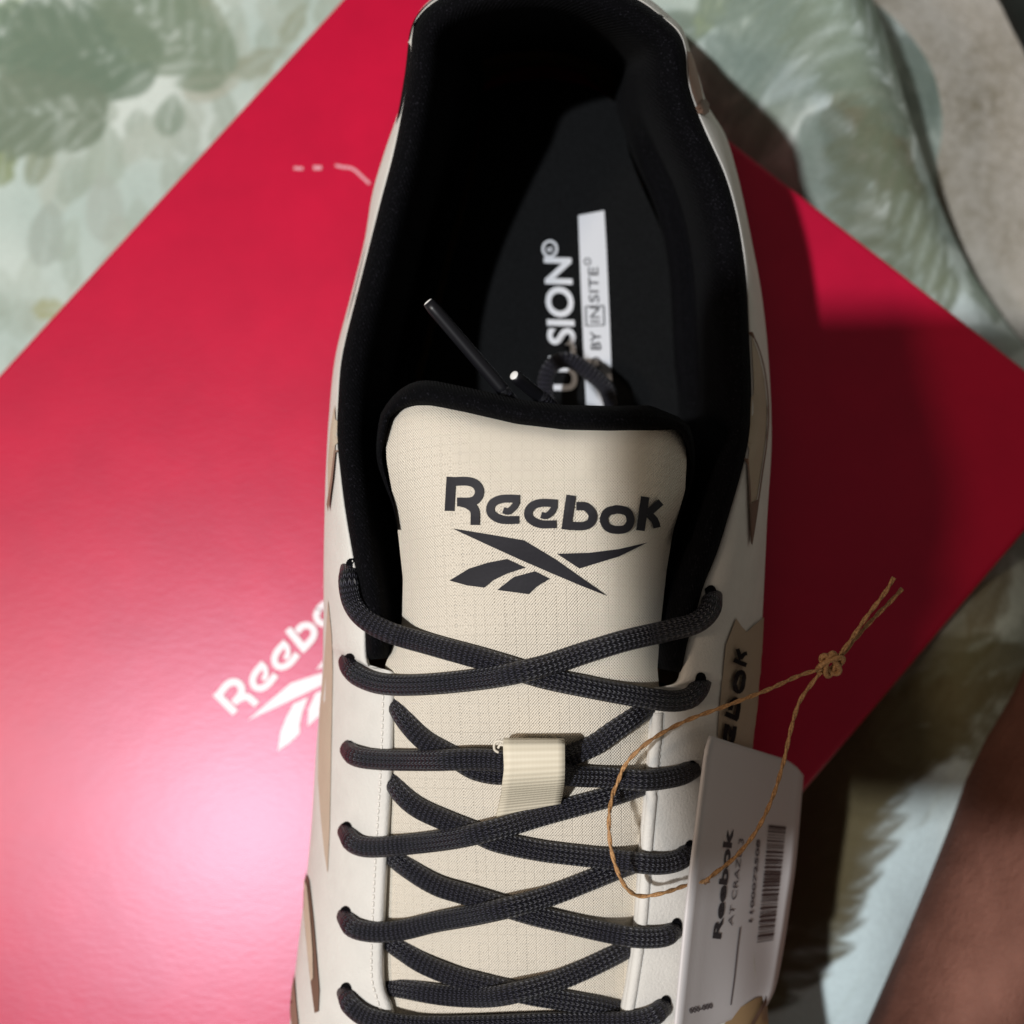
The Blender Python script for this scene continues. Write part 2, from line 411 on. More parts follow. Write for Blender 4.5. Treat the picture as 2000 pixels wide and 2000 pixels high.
# ------------------------------------------------------------------ leg of the person, lower right
edge = crv([(2130, 960), (2010, 1240), (1935, 1420), (1868, 1610), (1800, 1780), (1740, 1920), (1668, 2080), (1560, 2300)], 40)
V = []; NS = 40
for i, (u, v) in enumerate(edge):
    t = edge[min(i+1, 39)]-edge[max(i-1, 0)]; t = t/np.linalg.norm(t); n = np.array([-t[1], t[0]])
    n = -n if n[0] < 0 else n
    rad = .052+.006*math.sin(i/39*math.pi*1.2)
    zc = BEDZ+rad*.85
    pe = P(u, v, zc); pn = P(u+n[0]*100, v+n[1]*100, zc); nd = (pn-pe).normalized()
    ctr = pe+nd*rad
    for j in range(NS):
        a = 2*math.pi*j/NS
        q = ctr-nd*(math.cos(a)*rad)+Vector((0, 0, 1))*(math.sin(a)*rad*.86)
        # pit added to the leg, shaped so that a dark patch of shade forms
        q.z -= .036*math.exp(-((a-1.30)/.42)**2-((i-25.5)/4.0)**2)
        V.append(q)
F = grid_faces(40, NS, True)+[tuple(range(NS-1, -1, -1)), tuple(range(39*NS, 40*NS))]
o = obj('person', V, F, SKIN); o['label'] = 'bare leg of a person on the bed in the lower right corner'; o['category'] = 'person'

# ------------------------------------------------------------------ shoe box
def isec(p, q, r_, s):
    A = np.array([[q[0]-p[0], -(s[0]-r_[0])], [q[1]-p[1], -(s[1]-r_[1])]])
    t = np.linalg.solve(A, np.array([r_[0]-p[0], r_[1]-p[1]])); return Vector(p)+(Vector(q)-Vector(p))*t[0]
pl = lambda u, v: P(u, v, 0)
cT = isec(pl(0, 728), pl(665, 0), pl(1419, 267), pl(2000, 717))
cR = isec(pl(1569, 1549), pl(2000, 1041), pl(1419, 267), pl(2000, 717))
ex = (cR-cT).normalized(); ey = Vector((ex.y, -ex.x, 0))
if ey.y > 0: ey = -ey
bw = (cR-cT).length; bl_ = .345
bc = cT+ex*bw/2+ey*bl_/2
box = thing('shoe_box', 'glossy red shoe box lying on the bed sheet under the sneaker', 'shoe box', (bc.x, bc.y, BEDZ-.004))
def rbox(c, hx, hy, z0, z1, rad):
    V = []; prof = [(0, z0), (0, z1-rad), (rad*.3, z1-rad*.3), (rad, z1)]
    n = 5
    ring = []
    for sx, sy, a0 in ((1, 1, 0), (-1, 1, 90), (-1, -1, 180), (1, -1, 270)):
        for k in range(n): ring.append((sx, sy, math.radians(a0+90*k/(n-1))))
    for ins, z in prof:
        for sx, sy, a in ring:
            rr = .0012
            x = sx*(hx-ins-rr)+rr*math.cos(a); y = sy*(hy-ins-rr)+rr*math.sin(a)
            q = c+ex*x+ey*y; V.append((q.x, q.y, z))
    N = len(ring); F = grid_faces(4, N, True)
    F.append(tuple(range(3*N, 4*N)))
    return V, F, N
V, F, N = rbox(bc, bw/2, bl_/2, -.034, 0, .0012)
F.append(tuple(range(N-1, -1, -1)))
lid = obj('lid', V, F, REDCARD, box, smooth=False)
V, F, N = rbox(bc, bw/2-.002, bl_/2-.002, BEDZ-.004, -.0345, .0008)
F.append(tuple(range(N-1, -1, -1)))
obj('box_body', V, F, BOARD, box, smooth=False)

# ------------------------------------------------------------------ sneaker
shoe = thing('sneaker', 'off white and beige lace up sneaker with black lining standing on the red box', 'sneaker', tuple(P(1050, 1000, 0)))
ST = [  # top edge u,v,z | silhouette u,v
 (770, 2060, .060, 562, 2060), (763, 1973, .061, 567, 1990), (746, 1921, .062, 572, 1932), (745, 1828, .064, 585, 1828), (753, 1662, .068, 606, 1640),
 (763, 1492, .073, 617, 1470), (767, 1357, .077, 628, 1340), (768, 1316, .078, 630, 1296), (742, 1305, .0785, 631, 1270), (716, 1293, .079, 631, 1245),
 (712, 1207, .081, 632, 1190), (696, 1119, .083, 632, 1110), (675, 1000, .083, 634, 1000), (665, 921, .080, 636, 932), (658, 854, .076, 640, 850),
 (660, 802, .073, 643, 810), (664, 725, .070, 649, 740), (675, 663, .068, 660, 673), (699, 569, .067, 686, 575), (725, 466, .069, 712, 470),
 (745, 388, .072, 727, 380), (771, 290, .077, 750, 300), (790, 190, .083, 786, 195), (801, 119, .087, 801, 128), (805, 67, .089, 808, 62),
 (815, 36, .090, 818, 25), (854, 0, .092, 855, -10), (930, -35, .094, 928, -48), (1050, -52, .095, 1050, -74), (1160, -38, .094, 1172, -56),
 (1248, 0, .092, 1257, -10), (1290, 31, .090, 1311, 33), (1326, 62, .089, 1335, 60), (1339, 98, .087, 1348, 100), (1342, 155, .085, 1366, 152),
 (1357, 207, .082, 1382, 205), (1383, 269, .079, 1416, 262), (1414, 336, .075, 1437, 328), (1435, 404, .072, 1454, 400), (1450, 481, .069, 1470, 480),
 (1458, 559, .067, 1486, 565), (1462, 647, .067, 1498, 665), (1467, 751, .070, 1505, 770), (1465, 828, .073, 1507, 850), (1455, 895, .077, 1505, 910),
 (1425, 1000, .081, 1499, 1000), (1399, 1083, .082, 1495, 1085), (1373, 1145, .082, 1492, 1150), (1357, 1207, .081, 1489, 1207), (1340, 1262, .080, 1487, 1250),
 (1331, 1325, .079, 1483, 1310), (1304, 1340, .078, 1480, 1335), (1278, 1346, .077, 1478, 1370), (1274, 1383, .0765, 1475, 1400), (1267, 1502, .073, 1466, 1480),
 (1254, 1647, .069, 1466, 1640), (1243, 1802, .065, 1478, 1800), (1228, 1911, .062, 1490, 1915), (1217, 1973, .061, 1496, 1980), (1210, 2060, .060, 1502, 2060)]
ST = [(u, v, z-.009*max(0, min(1, (700-v)/450)), us, vs) for u, v, z, us, vs in ST]
NST = 360
# sub-station resample: index-parametric Catmull-Rom keeps top and silhouette paired
def resample_idx(A, n):
    p = np.asarray(A, float); a = np.vstack([2*p[0]-p[1], p, 2*p[-1]-p[-2]])
    out = []
    for q in np.linspace(0, len(p)-1, n):
        i = min(int(q), len(p)-2); t = q-i; p0, p1, p2, p3 = a[i], a[i+1], a[i+2], a[i+3]
        out.append(.5*((2*p1)+(-p0+p2)*t+(2*p0-5*p1+4*p2-p3)*t*t+(-p0+3*p1-3*p2+p3)*t**3))
    return np.array(out)
ST = resample_idx(ST, NST)
AXC = np.array([1050., 900.])
rows = []
for (u, v, z, us, vs) in ST:
    wpx = math.hypot(us-u, vs-v); drop = .013+.013*min(1, wpx/125)
    cx = np.array([1050, np.clip(vs, 420, 1800)]); iv = cx-np.array([us, vs]); iv /= np.linalg.norm(iv)
    inn = np.array([u-us, v-vs]); inn = inn/max(1e-6, np.linalg.norm(inn))
    pr = []
    pr.append(P(u+inn[0]*7, v+inn[1]*7, z-.0050))      # inside of the edge
    pr.append(P(u+inn[0]*6, v+inn[1]*6, z-.0020))
    pr.append(P(u+inn[0]*1, v+inn[1]*1, z-.0003))
    for f, d in ((.05, .0), (.14, .025), (.27, .07), (.42, .16), (.58, .28), (.72, .42), (.85, .60), (.95, .80), (1, 1)):
        pr.append(P(u+(us-u)*f, v+(vs-v)*f, z-drop*d))
    zs = z-drop
    for k, px in ((.75, 2), (.5, 4), (.25, 5), (0, 5)):
        pr.append(P(us+iv[0]*px, vs+iv[1]*px, .020+(zs-.020)*k))
    rows.append(pr)
NP = len(rows[0])
UP_V = [p for r_ in rows for p in r_]; UP_F = grid_faces(NST, NP)
upper = obj('upper', UP_V, UP_F, WHITE, shoe)
# midsole and outsole swept below the upper
low = [(r_[-1], iv) for r_, iv in zip(rows, range(NST))]
MV = []
for (u, v, z, us, vs) in ST:
    cx = np.array([1050, np.clip(vs, 420, 1800)]); iv = cx-np.array([us, vs]); iv /= np.linalg.norm(iv)
    for px, zz in ((14, .024), (3, .023), (2, .019), (3, .012), (3, .006), (9, .0045)):
        MV.append(P(us+iv[0]*px, vs+iv[1]*px, zz))
obj('midsole', MV, grid_faces(NST, 6), MIDSOLE, shoe)
OV = []
for (u, v, z, us, vs) in ST:
    cx = np.array([1050, np.clip(vs, 420, 1800)]); iv = cx-np.array([us, vs]); iv /= np.linalg.norm(iv)
    for px, zz in ((10, .0060), (4, .0058), (4, .001), (8, .0003), (200, .0003)):
        OV.append(P(us+iv[0]*px, vs+iv[1]*px, zz))
obj('outsole', OV, grid_faces(NST, 5), OUTSOLE, shoe)
# toe, beyond the lower edge of the picture
def toe_rows():
    base_l, base_r = rows[0], rows[-1]
    R = []
    for k in range(13):
        f = k/12
        v = 2058+1500*f
        hw = (1-f**3.2)**.5
        cxu = 1032
        ul = cxu-(470+60*math.sin(f*2.2))*hw; ur = cxu+(470+60*math.sin(f*2.2))*hw
        zt = .0635-.0275*f
        r_ = []
        for j in range(25):
            a = math.pi*j/24
            s = -math.cos(a); zz = .004+(zt-.004)*max(0., math.sin(a))**.6*(1-.55*f**5)
            r_.append(P(cxu+(ur-ul)/2*s, v, zz))
        R.append(r_)
    return R
R = toe_rows()
obj('toe_box', [p for r_ in R for p in r_], grid_faces(13, 25), WHITE, shoe)

# tongue
def lerp_tab(tab, x): a = np.array(tab, float); return float(np.interp(x, a[:, 0], a[:, 1]))
UL = [(780, 752), (900, 755), (1000, 773), (1130, 787), (1217, 785), (1300, 752), (1357, 745), (1500, 738), (1700, 726), (2000, 716), (2100, 716)]
UR = [(780, 1338), (850, 1339), (903, 1341), (958, 1338), (1041, 1314), (1114, 1302), (1222, 1290), (1305, 1284), (1400, 1292), (1700, 1272), (2000, 1240), (2100, 1236)]
ZC = [(780, .0985), (840, .0988), (900, .0988), (1000, .0975), (1150, .0925), (1300, .0865), (1500, .078), (1700, .070), (2000, .061), (2140, .058)]
DR = [(780, .012), (900, .0135), (1050, .0135), (1200, .0118), (1400, .0108), (1700, .0092), (2000, .0078), (2140, .0075)]
VT = [(-1.2, 862), (-1, 838), (-.95, 812), (-.88, 797), (-.8, 791), (-.7, 791), (-.45, 806), (-.13, 828), (.18, 839), (.5, 841), (.82, 839), (.93, 837), (.98, 848), (1.0, 866), (1.2, 880)]
TR, TC = 110, 61
TV = []; TU = []
topz = []
for i in range(TR):
    t = i/(TR-1)
    for j in range(TC):
        s = -1+2*j/(TC-1); s = math.copysign(abs(s)**.85, s)
        v = lerp_tab(VT, s)*(1-t)+2096*t
        u = lerp_tab(UL, v)*(1-s)/2+lerp_tab(UR, v)*(1+s)/2
        z = lerp_tab(ZC, v)-lerp_tab(DR, v)*(.42*s*s+.58*abs(s)**5)-.0010*max(0, (s-.6)/.4)**1.6*(1 if v < 1150 else max(0, 1-(v-1150)/150))
        vt = v-lerp_tab(VT, s); z -= .0030*math.exp(-vt/14)       # rolls over at the upper edge
        z += .00045*(float(vnoise(np.array(u/90.), np.array(v/70.), 41, 1))-.5)+.0002*(float(vnoise(np.array(u/34.), np.array(v/30.), 42, 1))-.5)
        p = P(u, v, z); TV.append(p); TU.append((p.x, p.y*1.05))
TF = grid_faces(TR, TC)
tongue = obj('tongue', TV, TF, RIPSTOP, shoe, uvs=TU)
# black padded roll behind the tongue edge
PV = []; PU = []
prof = [(1.5, -.0034), (-5, -.0010), (-14, .0008), (-26, .0008), (-38, -.0015), (-46, -.006), (-44, -.013), (-30, -.022), (0, -.034)]
tc = np.array([(u, v) for u, v in [proj(TV[j]) for j in range(TC)]])
tc = np.vstack([[(777, 1035), (770, 985), (759, 940), (751, 890)], tc[1:-1], [(1342, 885), (1345, 930), (1334, 990), (1315, 1060)]])
tc = crv(tc, 80)
for k, (dpx, dz) in enumerate(prof):
    for i, (u, v) in enumerate(tc):
        t = tc[min(i+1, 79)]-tc[max(i-1, 0)]; t = t/np.linalg.norm(t); n = np.array([-t[1], t[0]])  # pointing down in the photo
        s = np.clip((u-1045)/300, -1.05, 1.05)
        zz = .0988-.0125*(.42*s*s+.58*abs(s)**5)
        endf = (1-.97*sstep(845, 1025, v))*(1-.62*sstep(.72, 1.0, abs(s)))
        zz = min(zz, lerp_tab(ZC, v)-lerp_tab(DR, v)*(.42*s*s+.58*abs(s)**5))-.003*sstep(845, 930, v)
        p = P(u+n[0]*dpx*endf*1.05, v+n[1]*dpx*endf*1.05, zz+dz); PV.append(p); PU.append((p.x, p.y))
obj('tongue_padding', PV, grid_faces(len(prof), 80), LINING, tongue, uvs=PU)

# collar lining: padded band swept round the opening
i0 = np.argmin(np.abs(ST[:180, 1]-1296)+np.abs(ST[:180, 0]-716)); i1 = 180+np.argmin(np.abs(ST[180:, 1]-1327)+np.abs(ST[180:, 0]-1331))
path = ST[i0:i1+1, :3].copy()
path = crv(path, 300)
for k in range(3): path[:, k] = smooth1(path[:, k], 3) if k < 2 else smooth1(path[:, k], 5)
CV = []; CU = []
cprof = [(-7, -.0045), (-2, -.0008), (5, .0018), (16, .0034), (32, .0036), (50, .0018), (68, -.0028), (84, -.010), (98, -.019), (112, -.030), (128, None), (150, None)]
inner_ring = []
acc = 0
nv = []
for i in range(300):
    t = path[min(i+2, 299)]-path[max(i-2, 0)]; nv.append(np.array([-t[1], t[0]])/max(1e-6, np.hypot(t[0], t[1])))
nv = np.array(nv)
for k in range(2): nv[:, k] = smooth1(nv[:, k], 9, 2)
for i in range(300):
    u, v, z = path[i]; n = nv[i]/np.linalg.norm(nv[i])
    e = min(i, 299-i); sc = 1.0 if e > 60 else .74+.26*e/60
    endz = -.0045*math.exp(-e/2.0)
    if i: acc += (P(u, v, z)-P(*path[i-1])).length
    for k, (d, dz) in enumerate(cprof):
        if dz is None: zz = .040 if d == 128 else .020
        else: zz = z+dz*(1 if dz > 0 else 1)+endz
        zz = max(zz, .020+.0001*(len(cprof)-k))
        # heel counter pads in more at the back
        p = P(u+n[0]*d*sc, v+n[1]*d*sc, zz); CV.append(p); CU.append((k*.0012, acc))
lining = obj('collar_lining', CV, grid_faces(300, len(cprof)), LINING, shoe, uvs=CU)
# insole
ins = [CV[i*len(cprof)+len(cprof)-2].copy() for i in range(0, 300, 4)]
bm = bmesh.new()
ring = [bm.verts.new((p.x, p.y, .0215)) for p in ins]
ring.append(bm.verts.new(tuple(P(1230, 1900, .0215)))); ring.append(bm.verts.new(tuple(P(760, 1900, .0215))))
f = bm.faces.new(ring); bmesh.ops.triangulate(bm, faces=[f])
bm.verts.index_update()
insole = obj('insole', [v.co.copy() for v in bm.verts], [[v.index for v in f.verts] for f in bm.faces], INSOLE, shoe, smooth=False); bm.free()

B_L = BVHTree.FromPolygons(CV, grid_faces(300, len(cprof))); B_T = BVHTree.FromPolygons(TV, TF); B_U = BVHTree.FromPolygons(UP_V, UP_F)
def hit(b, u, v):
    q = ray(u, v).normalized(); l, n, i, d = b.ray_cast(CAM, q)
    if l is None: return None
    if n.dot(q) > 0: n = -n
    return l, n
def on(b, off):
    def f(u, v):
        h = hit(b, u, v)
        if h is None: return None
        return h[0]+h[1]*off
    return f
def on_edge(b, off):
    f0 = on(b, off)
    def f(u, v):
        for k in range(0, 26):
            q = f0(u-k if u > 1050 else u+k, v)
            if q is not None: return q
    return f
def on_plane(z): return lambda u, v: P(u, v, z)
# ---- printed shapes laid on surfaces
def inside(pt, poly):
    x, y = pt; c = False; n = len(poly)
    for i in range(n):
        x1, y1 = poly[i]; x2, y2 = poly[i-1]
        if (y1 > y) != (y2 > y) and x < (x2-x1)*(y-y1)/(y2-y1)+x1: c = not c
    return c
def densify(poly, g):
    out = []
    for i in range(len(poly)):
        a = np.array(poly[i], float); b = np.array(poly[(i+1) % len(poly)], float)
        n = max(1, int(np.linalg.norm(b-a)/g))
        for k in range(n): out.append(tuple(a+(b-a)*k/n))
    return out
def poly_mesh(mb, poly, surf, g=12):
    poly = densify(poly, g); n = len(poly)
    xs_ = [p[0] for p in poly]; ys_ = [p[1] for p in poly]
    pts = [Vector(p) for p in poly]
    for x in np.arange(min(xs_)+g*.6, max(xs_), g):
        for y in np.arange(min(ys_)+g*.6, max(ys_), g):
            if inside((x, y), poly) and min((x-a)**2+(y-b)**2 for a, b in poly) > (g*.45)**2: pts.append(Vector((x, y)))
    vo, eo, fo, *_ = geometry.delaunay_2d_cdt(pts, [(i, (i+1) % n) for i in range(n)], [], 1, 1e-5)
    W = [surf(p.x, p.y) for p in vo]; mp = {}; V = []
    for i, q in enumerate(W):
        if q is not None: mp[i] = len(V); V.append(q)
    # faces run clockwise in photo px, so that they face the camera
    mb.add(V, [tuple(mp[i] for i in reversed(f)) for f in fo if all(i in mp for i in f)])
def stroke(mb, pts, wd, surf, g=8, smooth_=True):
    p = np.array(pts, float)
    if len(p) > 2 and smooth_: p = crv(p, max(len(p)*4, 8))
    else:
        L = np.linalg.norm(p[-1]-p[0]); p = crv(p, max(3, int(L/g)))
    n = len(p); V = []; ok = True
    for i in range(n):
        t = p[min(i+1, n-1)]-p[max(i-1, 0)]; t /= max(1e-9, np.linalg.norm(t)); nn = np.array([-t[1], t[0]])
        for k in (-1, 0, 1):
            q = surf(*(p[i]+nn*wd/2*k))
            if q is None: ok = False
            V.append(q)
    if not ok:
        for i, q in enumerate(V):
            if q is None: V[i] = next((V[j] for j in list(range(i, -1, -1))+list(range(i, len(V))) if V[j] is not None), None)
        if any(q is None for q in V): return
    F = [(i*3+k, i*3+k+1, (i+1)*3+k+1, (i+1)*3+k) for i in range(n-1) for k in range(2)]
    mb.add(V, [f[::-1] for f in F])
# wordmark strokes in the local frame of the tongue print (x to the right, y down)
WM = [
 ([(505, 638), (495, 822)], 50, False), ([(502, 664), (585, 662), (632, 676), (655, 712), (645, 750), (612, 772), (536, 774)], 48, True), ([(560, 776), (600, 790), (630, 822), (632, 896)], 48, True),
 ([(866, 868), (780, 868), (728, 846), (712, 812), (730, 776), (780, 757), (870, 758)], 44, True), ([(856, 772), (838, 802), (808, 824), (782, 818)], 34, True),
 ([(1066, 892), (983, 891), (931, 868), (915, 834), (933, 798), (983, 779), (1073, 782)], 44, True), ([(1059, 796), (1041, 826), (1011, 848), (985, 842)], 34, True),
 ([(1145, 738), (1118, 921)], 50, False), ([(1172, 796), (1225, 800), (1260, 838), (1250, 882), (1205, 902), (1118, 898)], 46, True),
 ([(1390, 812), (1340, 826), (1320, 868), (1342, 910), (1390, 922), (1440, 912), (1462, 870), (1444, 826), (1390, 812), (1375, 815)], 44, True),
 ([(1540, 744), (1514, 925)], 46, False), ([(1624, 772), (1575, 815), (1548, 836)], 40, False), ([(1556, 836), (1590, 868), (1602, 910)], 40, False)]
EM = [[(512, 915), (700, 945), (890, 978), (1060, 1080), (1200, 1180), (1338, 1277), (1180, 1215), (1040, 1155), (880, 1085), (700, 1003)],
      [(1070, 1050), (1240, 1045), (1400, 1025), (1552, 990), (1400, 1065), (1190, 1130)],
      [(495, 1195), (600, 1130), (700, 1098), (800, 1078), (900, 1125), (800, 1158), (730, 1192), (680, 1233), (590, 1222)],
      [(750, 1245), (840, 1175), (950, 1145), (1030, 1185), (960, 1228), (918, 1268)]]
def put_word(name, fx, surf, mat, parent, emblem=True, sel=None, g=6):
    """fx maps local frame to photo px."""
    mb = MB()
    for k, (pts, wd, sm) in enumerate(WM):
        if sel is not None and k not in sel: continue
        q = [fx(*p) for p in pts]
        sc = math.sqrt(abs(np.linalg.det(np.array([np.subtract(fx(1, 0), fx(0, 0)), np.subtract(fx(0, 1), fx(0, 0))]))))
        stroke(mb, q, wd*sc, (lambda u, v, k=k: (lambda h: None if h is None else h+(CAM-h).normalized()*(.000012*k))(surf(u, v))), g, sm)
    w_ = mb.build(name, mat, parent, smooth=False)
    if emblem:
        mb = MB()
        for poly in EM: poly_mesh(mb, [fx(*p) for p in poly], surf, 10)
        mb.build('emblem', mat, parent, smooth=False)
    return w_
fx_t = lambda x, y: (700+x*.3623, 700+y*.3623)
put_word('wordmark', fx_t, on(B_T, .00030), RUBBER, tongue)

# overlays and outlines on the upper
def overlay(name, poly, mat, off=.00014, parent=upper, g=12):
    mb = MB(); poly_mesh(mb, poly, on_edge(B_U, off), g); return mb.build(name, mat, parent)
overlay('overlay', [(642, 1171), (649, 1240), (651, 1310), (648, 1466), (645, 1621), (641, 1706), (634, 1660), (628, 1600), (622, 1520), (625, 1388), (634, 1300)], TAN)
overlay('overlay', [(596, 1699), (606, 1720), (615, 1800), (621, 1870), (626, 1932), (624, 1975), (617, 1978), (607, 1900), (600, 1830), (595, 1770)], BROWN, .0003, g=7)
overlay('overlay', [(598, 1716), (604, 1730), (611, 1800), (615, 1860), (616, 1910), (611, 1916), (604, 1850), (598, 1780)], TAN, .0005, g=6)
overlay('overlay', [(566, 1960), (570, 1925), (576, 1900), (581, 1960), (586, 2010), (574, 2012)], GREYBROWN, .0003, g=6)
overlay('overlay', [(643, 905), (648, 840), (656, 790), (659, 850), (655, 900), (648, 960), (644, 990)], TAN, .0003, g=5)
overlay('outline', [(643, 985), (651, 935), (657, 880), (660, 882), (655, 935), (646, 1000)], GREYBROWN, .0005, g=4)
overlay('overlay', [(1465, 655), (1478, 690), (1490, 740), (1496, 800), (1494, 850), (1484, 920), (1470, 1010), (1463, 1060), (1460, 960), (1458, 905), (1467, 830), (1470, 752)], TAN2, .0003, g=8)
mb = MB()
stroke(mb, [(1464, 650), (1480, 690), (1491, 740), (1496, 800), (1493, 860), (1483, 930), (1470, 1020), (1463, 1062)], 3.2, on(B_U, .0005))
stroke(mb, [(1456, 898), (1459, 950), (1461, 1010), (1463, 1062)], 3.2, on(B_U, .00054))
poly_mesh(mb, [(1461, 985), (1474, 975), (1470, 1020), (1463, 1066), (1461, 1030)], on(B_U, .00058), 6)
mb.build('outline', BROWN, upper)
# zigzag side panel with lettering
overlay('side_panel', [(1435, 1207), (1445, 1222), (1456, 1234), (1468, 1222), (1490, 1205), (1485, 1300), (1480, 1350), (1476, 1400), (1468, 1480), (1466, 1540), (1395, 1560), (1401, 1404), (1408, 1330), (1415, 1259)], TAN2, .0003)
bx, by = np.array((1409., 1570.)), np.array((43., -300.))
def fx_s(x, y):
    X_ = (x-480)/1140; Y_ = (y-912)/185
    return tuple(bx+by*X_+np.array((26., 4.))*Y_)
put_word('wordmark', fx_s, on(B_U, .0008), M('glossy_black_print', (.003, .003, .004, 1), .6, .10).m, upper, emblem=False, g=3)
overlay('overlay', [(1405, 2012), (1418, 1988), (1440, 1968), (1470, 1950), (1500, 1940), (1502, 2000), (1500, 2020)], M('ochre_overlay', (.34, .22, .11, 1), .6, .3).m, .0004)
mb = MB(); stroke(mb, [(1452, 2020), (1466, 1992), (1484, 1962), (1494, 1940)], 7, on_edge(B_U, .0008)); mb.build('outline', BROWN, upper)
# heel details on the right
overlay('heel_patch', [(1341, 100), (1350, 104), (1360, 140), (1369, 180), (1372, 196), (1360, 206), (1350, 180), (1344, 150)], M('rose_brown_overlay', (.30, .18, .13, 1), .6, .3).m, .0002, g=4)
overlay('heel_patch', [(1358, 206), (1372, 194), (1380, 206), (1380, 222), (1370, 228), (1362, 220)], BROWN, .0006, g=4)

# stitching along both eyestays
mb = MB()
for side in (0, 1):
    st = ST[1:42] if side == 0 else ST[NST-42:NST-1]
    pth = crv([(u+(us-u)*(18/max(20, abs(us-u))), v+(vs-v)*(18/max(20, abs(us-u)))) for (u, v, z, us, vs) in st[::4]], 420)
    for i in range(0, 414, 8):
        seg = []
        for k in range(6):
            h = hit(B_U, *pth[i+k])
            if h: seg.append(h[0]+h[1]*(.00022*math.sin(math.pi*(k+.5)/6)-.00004))
        if len(seg) == 6:
            V, F, U = tube(seg, .00020, .00016, 6); mb.add(V, F, U)
st_o = mb.build('stitching', M('pale_thread', (.78, .74, .68, 1), .6, .3).m, upper); st_o['kind'] = 'stuff'
# padded ridge on the right eyestay edge
mb = MB()
pth = crv([(1283, 1392), (1277, 1502), (1264, 1647), (1253, 1802), (1238, 1911), (1226, 1985)], 80)
seg = []
for q in pth:
    h = hit(B_U, *q)
    if h: seg.append(h[0]-h[1]*.0003)
V, F, U = tube(seg, .0010, .0009, 12); mb.add(V, F, U); mb.build('eyestay_piping', WHITE, upper)

# insole print
def text_mesh(txt, bold=0.0):
    c = bpy.data.curves.new('lettering', 'FONT'); c.body = txt; c.offset = bold; c.resolution_u = 4; c.fill_mode = 'FRONT'
    o = bpy.data.objects.new('lettering', c); COL.objects.link(o)
    dg = bpy.context.evaluated_depsgraph_get(); me = bpy.data.meshes.new_from_object(o.evaluated_get(dg))
    V = [(v.co.x, v.co.y) for v in me.vertices]; F = [tuple(p.vertices) for p in me.polygons]
    bpy.data.objects.remove(o); bpy.data.curves.remove(c); bpy.data.meshes.remove(me)
    return V, F
def text_on(mb, txt, p0, p1, up, surf, bold=0.0, fit_h=None):
    """txt from p0 to p1 along its baseline, capital height vector up, all photo px."""
    V, F = text_mesh(txt, bold)
    x0 = min(v[0] for v in V); x1 = max(v[0] for v in V); y1 = max(v[1] for v in V); y0 = 0
    p0 = np.array(p0, float); d = np.array(p1, float)-p0; up = np.array(up, float)
    W = []
    for x, y in V:
        q = p0+d*((x-x0)/(x1-x0))+up*(y/y1); W.append(surf(*q))
    if any(q is None for q in W): return
    mb.add(W, F)
c6 = lambda x, y: (780+x*.2588, 380+y*.2588)
IZ = on_plane(.0218); IZ2 = on_plane(.0221)
mb = MB()
text_on(mb, 'ULSION', c6(1338, 1482), c6(1290, 478), (-52.5, -1.5), IZ, .028)
stroke(mb, [c6(1136+52*math.cos(a), 410+58*math.sin(a)) for a in np.linspace(0, 2*math.pi, 20)], 5, IZ)
text_on(mb, 'R', c6(1160, 432), c6(1158, 388), (-12, -.5), IZ, .02)
mb.build('lettering', PRINT_W, insole, smooth=False)
mb = MB()
poly_mesh(mb, [c6(1350, 157), c6(1546, 120), c6(1562, 400), c6(1590, 1050), c6(1602, 1400), c6(1610, 1620), c6(1412, 1640), c6(1396, 1300), c6(1370, 700)], IZ, 20)
mb.build('print_bar', PRINT_W, insole, smooth=False)
mb = MB()
for t_, a, b, xb in (('D', 1310, 1225, 1524), ('BY', 1172, 1034, 1519), ('IN', 965, 850, 1513), ('SITE', 815, 548, 1505)):
    text_on(mb, t_, c6(xb, a), c6(xb-8*(a-b)/260, b), (-19, -.5), IZ2, .0 if t_ != 'BY' else .01)
stroke(mb, [c6(1418+22*math.cos(a), 505+24*math.sin(a)) for a in np.linspace(0, 2*math.pi, 14)], 2, IZ2)
for a, b in (((1408, 990), (1404, 845)), ((1545, 985), (1541, 838)), ((1404, 845), (1541, 838)), ((1408, 990), (1545, 985))): stroke(mb, [c6(*a), c6(*b)], 2.2, IZ2)
mb.build('lettering', PRINT_K, insole, smooth=False)

